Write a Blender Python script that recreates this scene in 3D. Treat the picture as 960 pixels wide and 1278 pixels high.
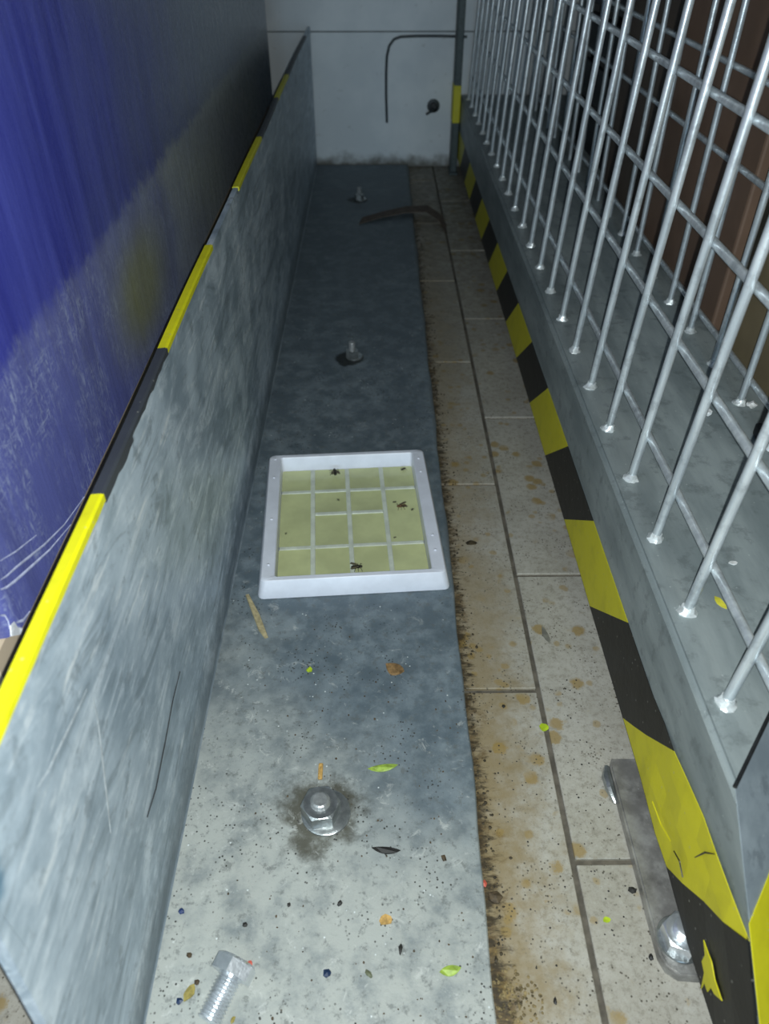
import bpy, bmesh, math, random
from mathutils import Vector, Matrix
random.seed(7)
S = bpy.context.scene
COL = S.collection
R = math.radians
for o in list(bpy.data.objects):
    bpy.data.objects.remove(o)

# ------------------------------------------------------------------ camera
H = 0.56; PITCH = R(39.7); YAW = R(-0.557); F = 950.0
cd = bpy.data.cameras.new('camera'); cam = bpy.data.objects.new('camera', cd); COL.objects.link(cam)
cam.location = (0, 0, H); cam.rotation_euler = (R(90) - PITCH, 0, YAW)
cd.sensor_fit = 'HORIZONTAL'; cd.sensor_width = 36; cd.lens = F / 960 * 36; cd.clip_start = 0.01
S.camera = cam
cd.dof.use_dof = True; cd.dof.focus_distance = 0.64; cd.dof.aperture_fstop = 11

# ------------------------------------------------------------------ light: dim cool surroundings, phone torch beside the lens
W = bpy.data.worlds.new('world'); S.world = W; W.use_nodes = True
bg = W.node_tree.nodes['Background']
bg.inputs[0].default_value = (0.50, 0.70, 1.0, 1); bg.inputs[1].default_value = 0.014
fl = bpy.data.lights.new('phone_torch', 'SPOT'); flo = bpy.data.objects.new('phone_torch', fl); COL.objects.link(flo)
fl.energy = 16.0; fl.color = (0.92, 1.0, 1.0); fl.shadow_soft_size = 0.0018; fl.spot_size = R(165); fl.spot_blend = 0.8
flo.matrix_world = Matrix.Translation((0, 0, H)) @ cam.rotation_euler.to_matrix().to_4x4() @ Matrix.Translation((0.0065, -0.0055, 0))
# added cool fill light behind the camera, put in to brighten the far wall
al = bpy.data.lights.new('added_wall_fill', 'AREA'); alo = bpy.data.objects.new('added_wall_fill', al); COL.objects.link(alo)
al.shape = 'RECTANGLE'; al.size = 0.9; al.size_y = 0.7; al.energy = 22.0; al.color = (0.50, 0.76, 1.0)
alo.location = (0.05, -3.0, 0.50); alo.rotation_euler = (R(90), 0, 0)
S.view_settings.view_transform = 'Standard'; S.view_settings.look = 'None'
S.view_settings.exposure = 0.0; S.view_settings.gamma = 1.0; S.view_settings.use_curve_mapping = False

# ------------------------------------------------------------------ pixel -> place
def ray(px, py):
    x = (px - 480) / F; y = (py - 639) / F
    d = Vector((x, math.cos(PITCH) - y * math.sin(PITCH), -math.sin(PITCH) - y * math.cos(PITCH)))
    return Matrix.Rotation(YAW, 3, 'Z') @ d
O = Vector((0, 0, H))
def pz(px, py, z): d = ray(px, py); return O + d * ((z - H) / d.z)
def pX(px, py, X): d = ray(px, py); return O + d * (X / d.x)
def pY(px, py, Y): d = ray(px, py); return O + d * (Y / d.y)
def mpp(p):   # metres per pixel at a point
    f = Matrix.Rotation(YAW, 3, 'Z') @ Vector((0, math.cos(PITCH), -math.sin(PITCH)))
    return (p - O).dot(f) / F

# ------------------------------------------------------------------ materials
class NT:
    def __init__(s, name):
        s.m = bpy.data.materials.new(name); s.m.use_nodes = True; s.t = s.m.node_tree
        s.b = s.t.nodes['Principled BSDF']; s.geo = s.t.nodes.new('ShaderNodeNewGeometry')
    def n(s, t): return s.t.nodes.new('ShaderNode' + t)
    def l(s, a, b): s.t.links.new(a, b)
    def put(s, sock, v):
        if isinstance(v, bpy.types.NodeSocket): s.l(v, sock)
        elif isinstance(v, (tuple, list)) and len(v) == 3 and sock.type == 'RGBA': sock.default_value = (*v, 1)
        else: sock.default_value = v
    def pos(s, scale=(1, 1, 1), rot=(0, 0, 0)):
        m = s.n('Mapping'); s.l(s.geo.outputs['Position'], m.inputs[0])
        m.inputs['Scale'].default_value = scale; m.inputs['Rotation'].default_value = rot; return m.outputs[0]
    def xyz(s):
        x = s.n('SeparateXYZ'); s.l(s.geo.outputs['Position'], x.inputs[0]); return x.outputs
    def noise(s, scale, detail=4, rough=.6, vec=None, dist=0):
        q = s.n('TexNoise'); q.inputs['Scale'].default_value = scale; q.inputs['Detail'].default_value = detail
        q.inputs['Roughness'].default_value = rough; q.inputs['Distortion'].default_value = dist
        s.l(vec if vec is not None else s.geo.outputs['Position'], q.inputs['Vector']); return q.outputs[0]
    def vor(s, scale, vec=None, feat='F1'):
        q = s.n('TexVoronoi'); q.feature = feat; q.inputs['Scale'].default_value = scale
        s.l(vec if vec is not None else s.geo.outputs['Position'], q.inputs['Vector']); return q.outputs
    def mr(s, v, a, b, c=0, d=1, smooth=True):
        q = s.n('MapRange'); q.interpolation_type = 'SMOOTHSTEP' if smooth else 'LINEAR'
        s.put(q.inputs[0], v)
        for i, k in enumerate((a, b, c, d)): s.put(q.inputs[i + 1], k)
        return q.outputs[0]
    def math(s, op, a, b=0.0, c=None):
        q = s.n('Math'); q.operation = op; s.put(q.inputs[0], a); s.put(q.inputs[1], b)
        if c is not None: s.put(q.inputs[2], c)
        return q.outputs[0]
    def mix(s, fac, a, b, mode='MIX'):
        q = s.n('Mix'); q.data_type = 'RGBA'; q.blend_type = mode
        s.put(q.inputs[0], fac); s.put(q.inputs[6], a); s.put(q.inputs[7], b); return q.outputs[2]
    def bump(s, h, strength=.3, dist=.002, prev=None):
        q = s.n('Bump'); q.inputs['Strength'].default_value = strength; q.inputs['Distance'].default_value = dist
        s.l(h, q.inputs['Height'])
        if prev is not None: s.l(prev, q.inputs['Normal'])
        return q.outputs[0]
    def out(s, col, rough=.5, metal=0, normal=None, **kw):
        s.put(s.b.inputs['Base Color'], col); s.put(s.b.inputs['Roughness'], rough); s.put(s.b.inputs['Metallic'], metal)
        if normal is not None: s.l(normal, s.b.inputs['Normal'])
        for k, v in kw.items(): s.put(s.b.inputs[k.replace('_', ' ')], v)
        return s.m

def simple(name, col, rough=.5, metal=0, var=.25, scale=150, bump=0, **kw):
    t = NT(name); n = t.noise(scale, 3)
    c = t.mix(t.mr(n, .3, .7), tuple(x * (1 - var) for x in col), tuple(min(1, x * (1 + var)) for x in col))
    return t.out(c, rough, metal, t.bump(n, bump, .001) if bump else None, **kw)

GX = -0.150; TX0 = .1425
PX = 0.0755       # right edge of the steel base flange
BOLTS = [(-0.0455, 0.3026), (-0.0385, 1.029), (-0.0395, 1.7645)]

def m_plate():
    t = NT('galvanised_base_plate'); x = t.xyz()
    big = t.noise(9, 4); mid = t.noise(45, 5, .65); fine = t.noise(260, 3, .7)
    c = t.mix(t.mr(mid, .35, .68), (.115, .150, .175), (.215, .262, .292))
    c = t.mix(t.mr(big, .4, .65, 0, .4), c, (.10, .13, .155))
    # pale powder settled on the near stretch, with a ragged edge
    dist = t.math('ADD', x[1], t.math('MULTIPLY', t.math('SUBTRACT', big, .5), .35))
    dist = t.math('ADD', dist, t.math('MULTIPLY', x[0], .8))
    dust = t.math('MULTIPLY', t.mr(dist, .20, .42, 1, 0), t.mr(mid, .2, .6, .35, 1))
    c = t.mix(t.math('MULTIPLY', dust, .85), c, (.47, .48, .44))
    c = t.mix(t.math('MULTIPLY', t.mr(t.noise(120, 5, .75), .53, .66), .6), c, (.13, .14, .135))
    # grime ring round the first anchor bolt; dark holes painted in round the others
    for i, (bx, by) in enumerate(BOLTS):
        cx = t.n('CombineXYZ'); cx.inputs[0].default_value = bx - .004; cx.inputs[1].default_value = by - .004; t.l(x[2], cx.inputs[2])
        d = t.n('VectorMath'); d.operation = 'DISTANCE'; t.l(t.geo.outputs['Position'], d.inputs[0]); t.l(cx.outputs[0], d.inputs[1])
        dd = t.math('ADD', d.outputs['Value'], t.math('MULTIPLY', t.math('SUBTRACT', mid, .5), .075 if i == 0 else .028))
        c = t.mix(t.math('MULTIPLY', t.mr(dd, .016 if i == 0 else .019, .040 if i == 0 else .026, 1, 0), .93), c, (.085, .08, .058) if i == 0 else (.018, .021, .020))
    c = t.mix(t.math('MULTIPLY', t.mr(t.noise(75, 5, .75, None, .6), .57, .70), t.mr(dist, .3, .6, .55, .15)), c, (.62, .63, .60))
    # specks
    v = t.vor(150); c = t.mix(t.math('MULTIPLY', t.mr(v[0], .06, .13, 1, 0), t.mr(t.noise(30, 2), .55, .62)), c, (.70, .74, .74))
    v2 = t.vor(260); c = t.mix(t.math('MULTIPLY', t.mr(v2[0], .14, .24, 1, 0), t.mr(t.noise(22, 2), .5, .60)), c, (.045, .045, .04))
    edge = t.mr(t.math('ADD', x[0], t.math('MULTIPLY', t.math('SUBTRACT', mid, .5), .012)), PX - .004, PX + .001)
    c = t.mix(t.math('MULTIPLY', edge, .5), c, (.08, .075, .06))
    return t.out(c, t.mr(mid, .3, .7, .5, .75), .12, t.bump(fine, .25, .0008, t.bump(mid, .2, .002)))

def m_upright():
    t = NT('galvanised_upright'); x = t.xyz()
    st = t.noise(1, 6, .7, t.pos((60, 9, 40), (R(12), 0, 0)), 1.2)
    st2 = t.noise(1, 5, .65, t.pos((80, 15, 120), (R(24), 0, 0)))
    st3 = t.noise(1, 5, .65, t.pos((80, 26, 70), (R(-35), 0, 0)))
    cloud = t.noise(16, 5, .65); blot = t.noise(48, 5, .7); fine = t.noise(350, 3)
    c = t.mix(t.mr(cloud, .33, .68), (.33, .41, .48), (.54, .63, .71))
    c = t.mix(t.math('MULTIPLY', t.math('MULTIPLY', t.mr(st, .46, .66), t.mr(blot, .38, .56, .35, 1)), .8), c, (.78, .86, .93))
    c = t.mix(t.math('MULTIPLY', t.mr(st, .36, .46, 1, 0), .6), c, (.22, .27, .31))
    c = t.mix(t.math('MULTIPLY', t.math('MULTIPLY', t.mr(st2, .55, .67), t.mr(cloud, .42, .6)), .8), c, (.86, .90, .92))
    c = t.mix(t.math('MULTIPLY', t.mr(st3, .60, .72), .4), c, (.82, .86, .89))
    c = t.mix(t.math('MULTIPLY', t.mr(blot, .57, .68), .5), c, (.21, .255, .29))
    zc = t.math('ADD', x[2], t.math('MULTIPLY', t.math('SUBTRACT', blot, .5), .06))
    c = t.mix(t.math('MULTIPLY', t.mr(zc, .012, .060, 1, 0), .62), c, (.085, .105, .115))  # dirty foot, also painting in the shade along the fold
    # teal paint rub near the cut end
    d = t.n('VectorMath'); d.operation = 'DISTANCE'; t.l(t.geo.outputs['Position'], d.inputs[0]); d.inputs[1].default_value = (GX, .134, .262)
    c = t.mix(t.math('MULTIPLY', t.mr(t.math('ADD', d.outputs['Value'], t.math('MULTIPLY', t.math('SUBTRACT', blot, .5), .02)), .004, .016, 1, 0), .8), c, (.06, .17, .27))
    return t.out(c, t.mr(cloud, .3, .7, .38, .55), .30, t.bump(st, .25, .002, t.bump(fine, .15, .0005)))

def m_galv(name, a, b, rough=.45, metal=.3, streak=(25, 25, 25)):
    t = NT(name); n = t.noise(1, 5, .6, t.pos(streak)); f = t.noise(300, 3)
    c = t.mix(t.mr(n, .32, .7), a, b)
    c = t.mix(t.math('MULTIPLY', t.mr(t.vor(90)[0], .04, .08, 1, 0), .4), c, (.6, .64, .64))
    c = t.mix(t.math('MULTIPLY', t.mr(t.noise(55, 5, .7), .52, .66), .45), c, tuple(v * .55 for v in a))
    return t.out(c, rough, metal, t.bump(f, .2, .0006, t.bump(n, .2, .002)))

def m_tile():
    t = NT('cream_tile'); x = t.xyz()
    oi = t.n('ObjectInfo'); big = t.noise(14, 4); mid = t.noise(60, 5, .65); fine = t.noise(420, 4, .75); mot = t.noise(150, 5, .8)
    c = t.mix(t.mr(big, .35, .65), (.375, .355, .305), (.455, .435, .385))
    c = t.mix(t.math('MULTIPLY', oi.outputs['Random'], .25), c, (.33, .30, .25))
    c = t.mix(t.math('MULTIPLY', t.mr(mot, .48, .64), .6), c, (.225, .205, .165))
    c = t.mix(t.math('MULTIPLY', t.mr(mot, .32, .46, 1, 0), .35), c, (.52, .51, .47))
    c = t.mix(t.math('MULTIPLY', t.mr(fine, .56, .70), .5), c, (.13, .115, .09))
    px = t.math('ABSOLUTE', t.math('SUBTRACT', x[0], PX))
    near = t.math('ADD', px, t.math('MULTIPLY', t.math('SUBTRACT', mid, .5), .09))
    near = t.math('ADD', near, t.math('MULTIPLY', t.math('SUBTRACT', big, .5), .07))
    strip = t.mr(x[0], TX0 - .004, TX0 + .004, 1, .25)
    c = t.mix(t.math('MULTIPLY', t.math('MULTIPLY', t.mr(near, .005, .075, 1, 0), t.mr(x[1], .28, .65, .85, .5)), strip), c, (.26, .19, .085))
    # ochre drip spots
    for sc, a, b, k in ((34, .17, .27, .75), (58, .16, .26, .55)):
        v = t.vor(sc); spots = t.math('MULTIPLY', t.mr(t.math('ADD', v[0], t.math('MULTIPLY', t.math('SUBTRACT', mot, .5), .45)), a, b, 1, 0), t.mr(t.noise(sc * .33, 2), .45, .54))
        c = t.mix(t.math('MULTIPLY', spots, k), c, (.29, .19, .045))
    # rust brown and black grime creeping out from the steel edge
    g2 = t.math('ADD', px, t.math('MULTIPLY', t.math('SUBTRACT', t.noise(48, 5, .75, None, .8), .5), .085))
    c = t.mix(t.math('MULTIPLY', t.mr(g2, -.008, .014, 1, 0), .8), c, (.115, .068, .022))
    g = t.math('ADD', px, t.math('MULTIPLY', t.math('SUBTRACT', t.noise(1, 5, .75, t.pos((70, 190, 100))), .5), .075))
    c = t.mix(t.math('MULTIPLY', t.mr(g, -.005, .012, 1, 0), .92), c, (.035, .026, .014))
    v2 = t.vor(300); c = t.mix(t.math('MULTIPLY', t.mr(v2[0], .14, .28, 1, 0), t.mr(t.noise(30, 3), .46, .6)), c, (.06, .05, .035))
    yy = t.mr(x[1], .6, 2.0, 0, .75); c = t.mix(t.math('MULTIPLY', yy, t.mr(mid, .25, .6)), c, (.13, .115, .085))  # tiles painted darker with distance, adding to the torch falloff
    return t.out(c, t.mr(mid, .3, .7, .42, .62), 0, t.bump(fine, .2, .0004))

def m_blue():
    t = NT('blue_gloss_paint'); x = t.xyz()
    st = t.noise(1, 4, .6, t.pos((30, 55, 5), (R(8), 0, 0)))
    sc = t.noise(1, 5, .8, t.pos((60, 300, 70), (R(38), 0, 0)), 1.5)
    sc2 = t.noise(1, 5, .8, t.pos((60, 60, 300), (R(-25), 0, 0)), 1.5)
    cl = t.noise(9, 4)
    c = t.mix(t.mr(st, .3, .7), (.030, .035, .235), (.060, .070, .34))
    # grey painted in farther along, standing in for the panel's grazing reflections
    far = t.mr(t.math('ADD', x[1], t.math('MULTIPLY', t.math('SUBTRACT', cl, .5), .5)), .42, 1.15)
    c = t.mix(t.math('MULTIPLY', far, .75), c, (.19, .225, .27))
    # scuffed grey band along the foot of the panel
    zz = t.math('ADD', x[2], t.math('MULTIPLY', t.math('SUBTRACT', t.noise(60, 5, .7), .5), .03))
    lo = t.mr(zz, .347, .362, 1, 0)
    c = t.mix(t.math('MULTIPLY', lo, t.mr(far, 0, 1, .16, .88)), c, (.36, .39, .40))
    s2 = t.math('MULTIPLY', t.math('MAXIMUM', t.mr(sc, .50, .64), t.mr(sc2, .53, .67)), t.mr(t.noise(26, 4), .40, .62))
    c = t.mix(t.math('MULTIPLY', t.math('MULTIPLY', s2, lo), .5), c, (.40, .45, .58))
    # smear of yellow rubbed off the tape
    d = t.n('VectorMath'); d.operation = 'DISTANCE'; t.l(t.pos((1, .55, 1)), d.inputs[0]); d.inputs[1].default_value = (-.2055, .64 * .55, .287)
    c = t.mix(t.math('MULTIPLY', t.mr(t.math('ADD', d.outputs['Value'], t.math('MULTIPLY', t.math('SUBTRACT', cl, .5), .05)), .010, .072, 1, 0), .6), c, (.27, .27, .03))
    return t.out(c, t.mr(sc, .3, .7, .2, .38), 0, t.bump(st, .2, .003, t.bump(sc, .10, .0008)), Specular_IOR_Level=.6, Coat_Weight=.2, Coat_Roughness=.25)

def m_wall():
    t = NT('white_wall_panel'); x = t.xyz(); n = t.noise(7, 4); m = t.noise(30, 4)
    c = t.mix(t.mr(n, .35, .65), (.66, .70, .72), (.76, .79, .80))
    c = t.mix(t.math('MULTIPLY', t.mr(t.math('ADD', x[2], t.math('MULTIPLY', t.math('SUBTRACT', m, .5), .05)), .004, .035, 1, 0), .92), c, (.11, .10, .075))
    c = t.mix(t.math('MULTIPLY', t.mr(t.noise(60, 3), .64, .74), .4), c, (.4, .4, .38))
    return t.out(c, .5, 0, t.bump(m, .1, .002))

def m_tape(name, col):
    t = NT(name); n = t.noise(40, 4); f = t.noise(180, 3)
    c = t.mix(t.mr(n, .45, .75, 0, .3), col, tuple(x * .55 for x in col))
    c = t.mix(t.math('MULTIPLY', t.mr(t.vor(120)[0], .06, .12, 1, 0), .4), c, (.4, .4, .35))
    return t.out(c, .5, 0, t.bump(n, .25, .003, t.bump(f, .1, .0006)))

def m_board(name, col):
    t = NT(name); n = t.noise(1, 4, .6, t.pos((200, 12, 12))); k = t.noise(10, 3)
    c = t.mix(t.mr(k, .3, .7), tuple(v * .75 for v in col), col)
    return t.out(c, .7, 0, t.bump(n, .1, .001))

M = dict(
    plate=m_plate(), upright=m_upright(), tile=m_tile(), blue=m_blue(), wall=m_wall(),
    beam=m_galv('galvanised_platform', (.20, .235, .24), (.33, .37, .37), .5, .2, (30, 6, 30)),
    endp=m_galv('galvanised_end_plate', (.24, .28, .31), (.38, .43, .46), .45, .3),
    rod=m_galv('galvanised_rod', (.52, .57, .60), (.74, .79, .81), .34, .55, (120, 120, 20)),
    weld=simple('weld_silver', (.80, .84, .84), .35, .4, .15, 300, .3),
    zinc=m_galv('bright_zinc', (.66, .69, .72), (.84, .87, .90), .30, .8, (90, 90, 90)),
    nut=m_galv('dull_steel_nut', (.30, .32, .32), (.48, .50, .50), .3, .8, (120, 120, 120)),
    studm=m_galv('worn_stud', (.30, .31, .31), (.46, .47, .47), .35, .5, (120, 120, 120)),
    lug=m_galv('worn_steel_lug', (.22, .21, .20), (.42, .41, .39), .4, .45, (60, 60, 60)),
    yel=m_tape('yellow_tape', (.62, .56, .010)), blk=m_tape('black_tape', (.009, .0085, .0075)),
    yel2=m_tape('bright_yellow_tape', (.74, .70, .006)), blk2=m_tape('worn_black_tape', (.045, .050, .058)),
    grout=simple('dark_grout', (.115, .10, .078), .85, 0, .35, 60, .3),
    tray=simple('white_tray_plastic', (.74, .76, .84), .38, 0, .05, 40),
    glue=simple('yellow_green_glue', (.58, .61, .32), .16, 0, .10, 25, .05, Coat_Weight=.3),
    gluerib=simple('glue_smeared_rib', (.66, .70, .60), .3, 0, .12, 60),
    black=simple('black_plastic', (.012, .013, .014), .5), dark=simple('dark_bug', (.022, .018, .012), .4, 0, .4, 800),
    wing=simple('bug_wing', (.10, .085, .05), .35), rust=simple('rusty_bug', (.12, .055, .02), .5, 0, .4, 900),
    beige=m_board('beige_board', (.50, .40, .29)), paint_w=simple('white_chipped_coat', (.75, .76, .80), .6),
    scr_g=simple('pale_metal_scratch', (.56, .61, .65), .5, .2), scr=simple('pale_scratch', (.50, .53, .72), .5), gouge=simple('dark_gouge', (.05, .055, .06), .7),
    box1=m_board('olive_brown_board', (.20, .155, .085)), box2=m_board('brown_board', (.20, .125, .085)),
    box3=m_board('dark_brown_board', (.13, .10, .078)), ptape=simple('brown_packing_tape', (.10, .06, .03), .3),
    crate=simple('black_crate', (.014, .017, .020), .55), greyb=simple('grey_green_metal', (.20, .235, .225), .5, .1),
    post=simple('dark_grey_post', (.055, .075, .075), .5, .1), cable=simple('dark_cable', (.045, .055, .06), .5),
    wood=simple('beige_wood', (.42, .35, .20), .7, 0, .25, 200), leafb=simple('brown_leaf', (.21, .125, .05), .6, 0, .4, 250),
    green=simple('green_leaf', (.30, .42, .06), .5, 0, .25, 250), lime=simple('lime_bit', (.42, .55, .02), .5),
    navy=simple('navy_crumb', (.012, .03, .08), .4), bluebit=simple('blue_crumb', (.02, .045, .15), .4),
    orange=simple('orange_chip', (.50, .30, .09), .6, 0, .3, 400), olive=simple('olive_crumb', (.10, .11, .06), .6),
    brown=simple('brown_crumb', (.075, .052, .028), .75, 0, .5, 300), red=simple('red_bit', (.48, .09, .06), .5),
    bk=simple('black_crumb', (.018, .017, .015), .6), ochre=simple('ochre_chip', (.30, .24, .06), .6, 0, .3, 300),
    grime=simple('dark_grime', (.048, .036, .018), .7, 0, .6, 200), tan=simple('tan_dirt', (.30, .22, .10), .8, 0, .5, 150),
    crust=simple('mottled_dirt', (.20, .15, .07), .9, 0, .7, 260), smudge=simple('grey_flake', (.17, .165, .14), .7), foil=simple('white_scrap', (.85, .87, .86), .3, .1),
    paper=simple('brown_paper', (.12, .09, .07), .8, 0, .25, 90), yflake=simple('yellow_flake', (.60, .55, .05), .5),
)

# ------------------------------------------------------------------ mesh helpers
def obj(name, bm, m, parent=None, smooth=False, loc=None):
    me = bpy.data.meshes.new(name)
    bmesh.ops.recalc_face_normals(bm, faces=bm.faces[:])
    bm.to_mesh(me); bm.free()
    if smooth:
        for p in me.polygons: p.use_smooth = True
        if smooth != 2 and hasattr(me, 'set_sharp_from_angle'): me.set_sharp_from_angle(angle=R(40))
    for k in (m if isinstance(m, (list, tuple)) else [m]): me.materials.append(k)
    o = bpy.data.objects.new(name, me); COL.objects.link(o)
    if parent: o.parent = parent
    if loc is not None: o.location = loc
    return o
def tag(o, label=None, cat=None, group=None, kind=None):
    for k, v in (('label', label), ('category', cat), ('group', group), ('kind', kind)):
        if v: o[k] = v
    return o
def thing(name, label, cat, loc=(0, 0, 0), rotz=0, group=None):
    e = bpy.data.objects.new(name, None); COL.objects.link(e); e.empty_display_size = .02
    e.location = loc; e.rotation_euler = (0, 0, rotz); return tag(e, label, cat, group)
def again(src, name, parent, loc=None, rot=None):
    c = src.copy(); c.name = name; COL.objects.link(c); c.parent = parent
    if loc is not None: c.location = loc
    if rot is not None: c.rotation_euler = rot
    return c
def tree(src, loc, rot):
    c = src.copy(); COL.objects.link(c); c.location = loc; c.rotation_euler = rot
    for ch in src.children:
        k = ch.copy(); COL.objects.link(k); k.parent = c
        for g in ch.children:
            q = g.copy(); COL.objects.link(q); q.parent = k
    return c
def box(bm, a, b, bev=0, seg=2):
    a = Vector(a); b = Vector(b)
    r = bmesh.ops.create_cube(bm, size=1, matrix=Matrix.Translation((a + b) / 2) @ Matrix.Diagonal((*(b - a), 1)))
    if bev:
        es = list({e for v in r['verts'] for e in v.link_edges})
        bmesh.ops.bevel(bm, geom=es, offset=bev, segments=seg, profile=.5, affect='EDGES')
    return bm
def B(*a, **k): return box(bmesh.new(), *a, **k)
def lathe(bm, prof, seg=20, mat=Matrix()):
    rings = []
    for r, z in prof:
        rings.append([bm.verts.new(mat @ Vector((r * math.cos(2 * math.pi * i / seg), r * math.sin(2 * math.pi * i / seg), z))) for i in range(seg)])
    for a, b in zip(rings, rings[1:]):
        for i in range(seg): bm.faces.new((a[i], a[(i + 1) % seg], b[(i + 1) % seg], b[i]))
    bm.faces.new(rings[0][::-1]); bm.faces.new(rings[-1]); return bm
def tube(bm, pts, r, seg=8):
    pts = [Vector(p) for p in pts]; rings = []
    for i, p in enumerate(pts):
        d = (pts[min(i + 1, len(pts) - 1)] - pts[max(i - 1, 0)]).normalized()
        u = d.orthogonal().normalized() if i == 0 else (u - d * u.dot(d)).normalized()
        v = d.cross(u)
        rr = r[i] if isinstance(r, (list, tuple)) else r
        rings.append([bm.verts.new(p + (u * math.cos(2 * math.pi * k / seg) + v * math.sin(2 * math.pi * k / seg)) * rr) for k in range(seg)])
    for a, b in zip(rings, rings[1:]):
        for k in range(seg): bm.faces.new((a[k], a[(k + 1) % seg], b[(k + 1) % seg], b[k]))
    bm.faces.new(rings[0][::-1]); bm.faces.new(rings[-1]); return bm
def prism(bm, bot, top):
    a = [bm.verts.new(p) for p in bot]; b = [bm.verts.new(p) for p in top]; n = len(a)
    bm.faces.new(a[::-1]); bm.faces.new(b)
    for i in range(n): bm.faces.new((a[i], a[(i + 1) % n], b[(i + 1) % n], b[i]))
    return bm
def hexr(a, af, rot=0):
    k = (a - rot + math.pi / 6) % (math.pi / 3) - math.pi / 6
    return af / 2 / math.cos(k)
def hexnut(bm, af, h, rot=0, mat=Matrix(), top=True, bottom=False, seg=36):
    rings = []
    rc = af / 2 * 0.97
    lev = ([(0, rc)] if bottom else []) + [(h * .14 if bottom else 0, None), (h * .84 if top else h, None)] + ([(h, rc)] if top else [])
    for z, r in lev:
        ring = []
        for i in range(seg):
            a = rot + 2 * math.pi * i / seg
            q = hexr(a, af, rot); zz = z
            if r is not None: q = r
            elif top and z > h * .5: zz = h - (q - rc) * .55
            ring.append(bm.verts.new(mat @ Vector((q * math.cos(a), q * math.sin(a), zz))))
        rings.append(ring)
    for a, b in zip(rings, rings[1:]):
        for i in range(seg): bm.faces.new((a[i], a[(i + 1) % seg], b[(i + 1) % seg], b[i]))
    bm.faces.new(rings[0][::-1]); bm.faces.new(rings[-1]); return bm
def thread(r, z0, z1, pitch):
    p = []; z = z0
    while z < z1 - pitch * .5:
        p += [(r * .83, z), (r, z + pitch * .42), (r, z + pitch * .58)]; z += pitch
    return p + [(r * .86, z), (r * .7, z1)]
def ball(bm, c, rad, sub=2, jit=0, rot=None):
    r = bmesh.ops.create_icosphere(bm, subdivisions=sub, radius=1)
    m = Matrix.Translation(c) @ (rot or Matrix()) @ Matrix.Diagonal((*rad, 1))
    for v in r['verts']: v.co = m @ (v.co * (1 + random.uniform(-jit, jit)))
    return bm

# ------------------------------------------------------------------ the setting
floor = tag(obj('floor', B((-.95, -.35, -.03), (1.2, 2.06, -.0025)), M['grout']), kind='structure')
TX0 = .1425; TW, TL, G = .1505, .3025, .0042
t0 = None; n = 0
for c in range(-7, 7):
    for r in range(-2, 7):
        y = (.267 if c % 2 == 0 else .4225) + r * TL
        x = TX0 + c * TW
        if y > 2.05 or y + TL < -.3: continue
        y1 = min(y + TL - G, 2.055)
        if t0 is None or y1 < y + TL - G - 1e-4:
            bm = bmesh.new(); box(bm, (0, 0, -.006), (TW - G, y1 - y, 0), .0006, 1)
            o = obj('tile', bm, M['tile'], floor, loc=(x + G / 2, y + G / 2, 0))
            if y1 >= y + TL - G - 1e-4: t0 = o
        else: o = again(t0, 'tile', floor, (x + G / 2, y + G / 2, 0))
        o.location.z = random.uniform(-.0004, .0004)

YW = 2.047
wall = tag(obj('wall_back', B((-1.0, YW + .012, -.03), (1.25, YW + .08, 1.45)), M['grout']), kind='structure')
obj('wall_panel', B((-1.0, YW, 0), (1.25, YW + .012, .2915), .001, 1), M['wall'], wall)
obj('wall_panel', B((-1.0, YW, .2935), (1.25, YW + .012, 1.45), .001, 1), M['wall'], wall)

# ------------------------------------------------------------------ steel angle guard
GX = -0.150; GT = .304; GY0, GY1 = .0985, 2.035; TH = .0055
guard = thing('steel_angle_guard', 'galvanised steel angle guard bolted to the tiles, black and yellow tape along its upright edge', 'guard', (GX, GY0, 0))
gl = Vector((-GX, -GY0, 0))
def G_(p): return Vector(p) + gl
def strip_profile(prof, y0, y1, ny, wob=0.0, slant=0.0):
    bm = bmesh.new(); rows = []
    for j in range(ny + 1):
        f = j / ny
        row = []
        for (x, z) in prof:
            y = y0 + (y1 - y0) * f
            if j == 0: y += slant * z
            w = wob * (math.sin(y * 7.1) + .6 * math.sin(y * 17 + 1)) * (z / GT if z > .03 else 0)
            row.append(bm.verts.new(G_((x + w, y, z))))
        rows.append(row)
    for a, b in zip(rows, rows[1:]):
        for i in range(len(prof)):
            k = (i + 1) % len(prof); bm.faces.new((a[i], a[k], b[k], b[i]))
    bm.faces.new(rows[0]); bm.faces.new(rows[-1][::-1]); return bm
RF = .0015
prof = [(GX + RF, .008)] + [(GX + RF - RF * math.sin(a), .008 + RF - RF * math.cos(a)) for a in (R(22), R(45), R(68), R(90))] + [(GX, .10), (GX, .2), (GX, GT), (GX - TH, GT), (GX - TH, .2), (GX - TH, .10), (GX - TH, .006), (GX - TH + .004, .0005), (GX + RF, .0005)]
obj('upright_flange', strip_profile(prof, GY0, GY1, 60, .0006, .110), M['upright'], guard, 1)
bm = bmesh.new()
NY = 70
ra, rb = [], []
rows = []
for j in range(NY + 1):
    y = GY0 + (GY1 - GY0) * j / NY
    e = PX + .0009 * math.sin(y * 23) + .0006 * math.sin(y * 61) - .004 * max(0, (.5 - y)) * 2 + (.003 * min(1, max(0, y - .8)))
    rows.append([bm.verts.new(G_((x, y, z))) for x, z in ((GX + RF, .008), (e - .001, .008), (e, .007), (e, .0005), (GX + RF, .0005))])
for a, b in zip(rows, rows[1:]):
    for i in range(5): k = (i + 1) % 5; bm.faces.new((a[i], a[k], b[k], b[i]))
bm.faces.new(rows[0]); bm.faces.new(rows[-1][::-1])
obj('base_flange', bm, M['plate'], guard)

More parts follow.
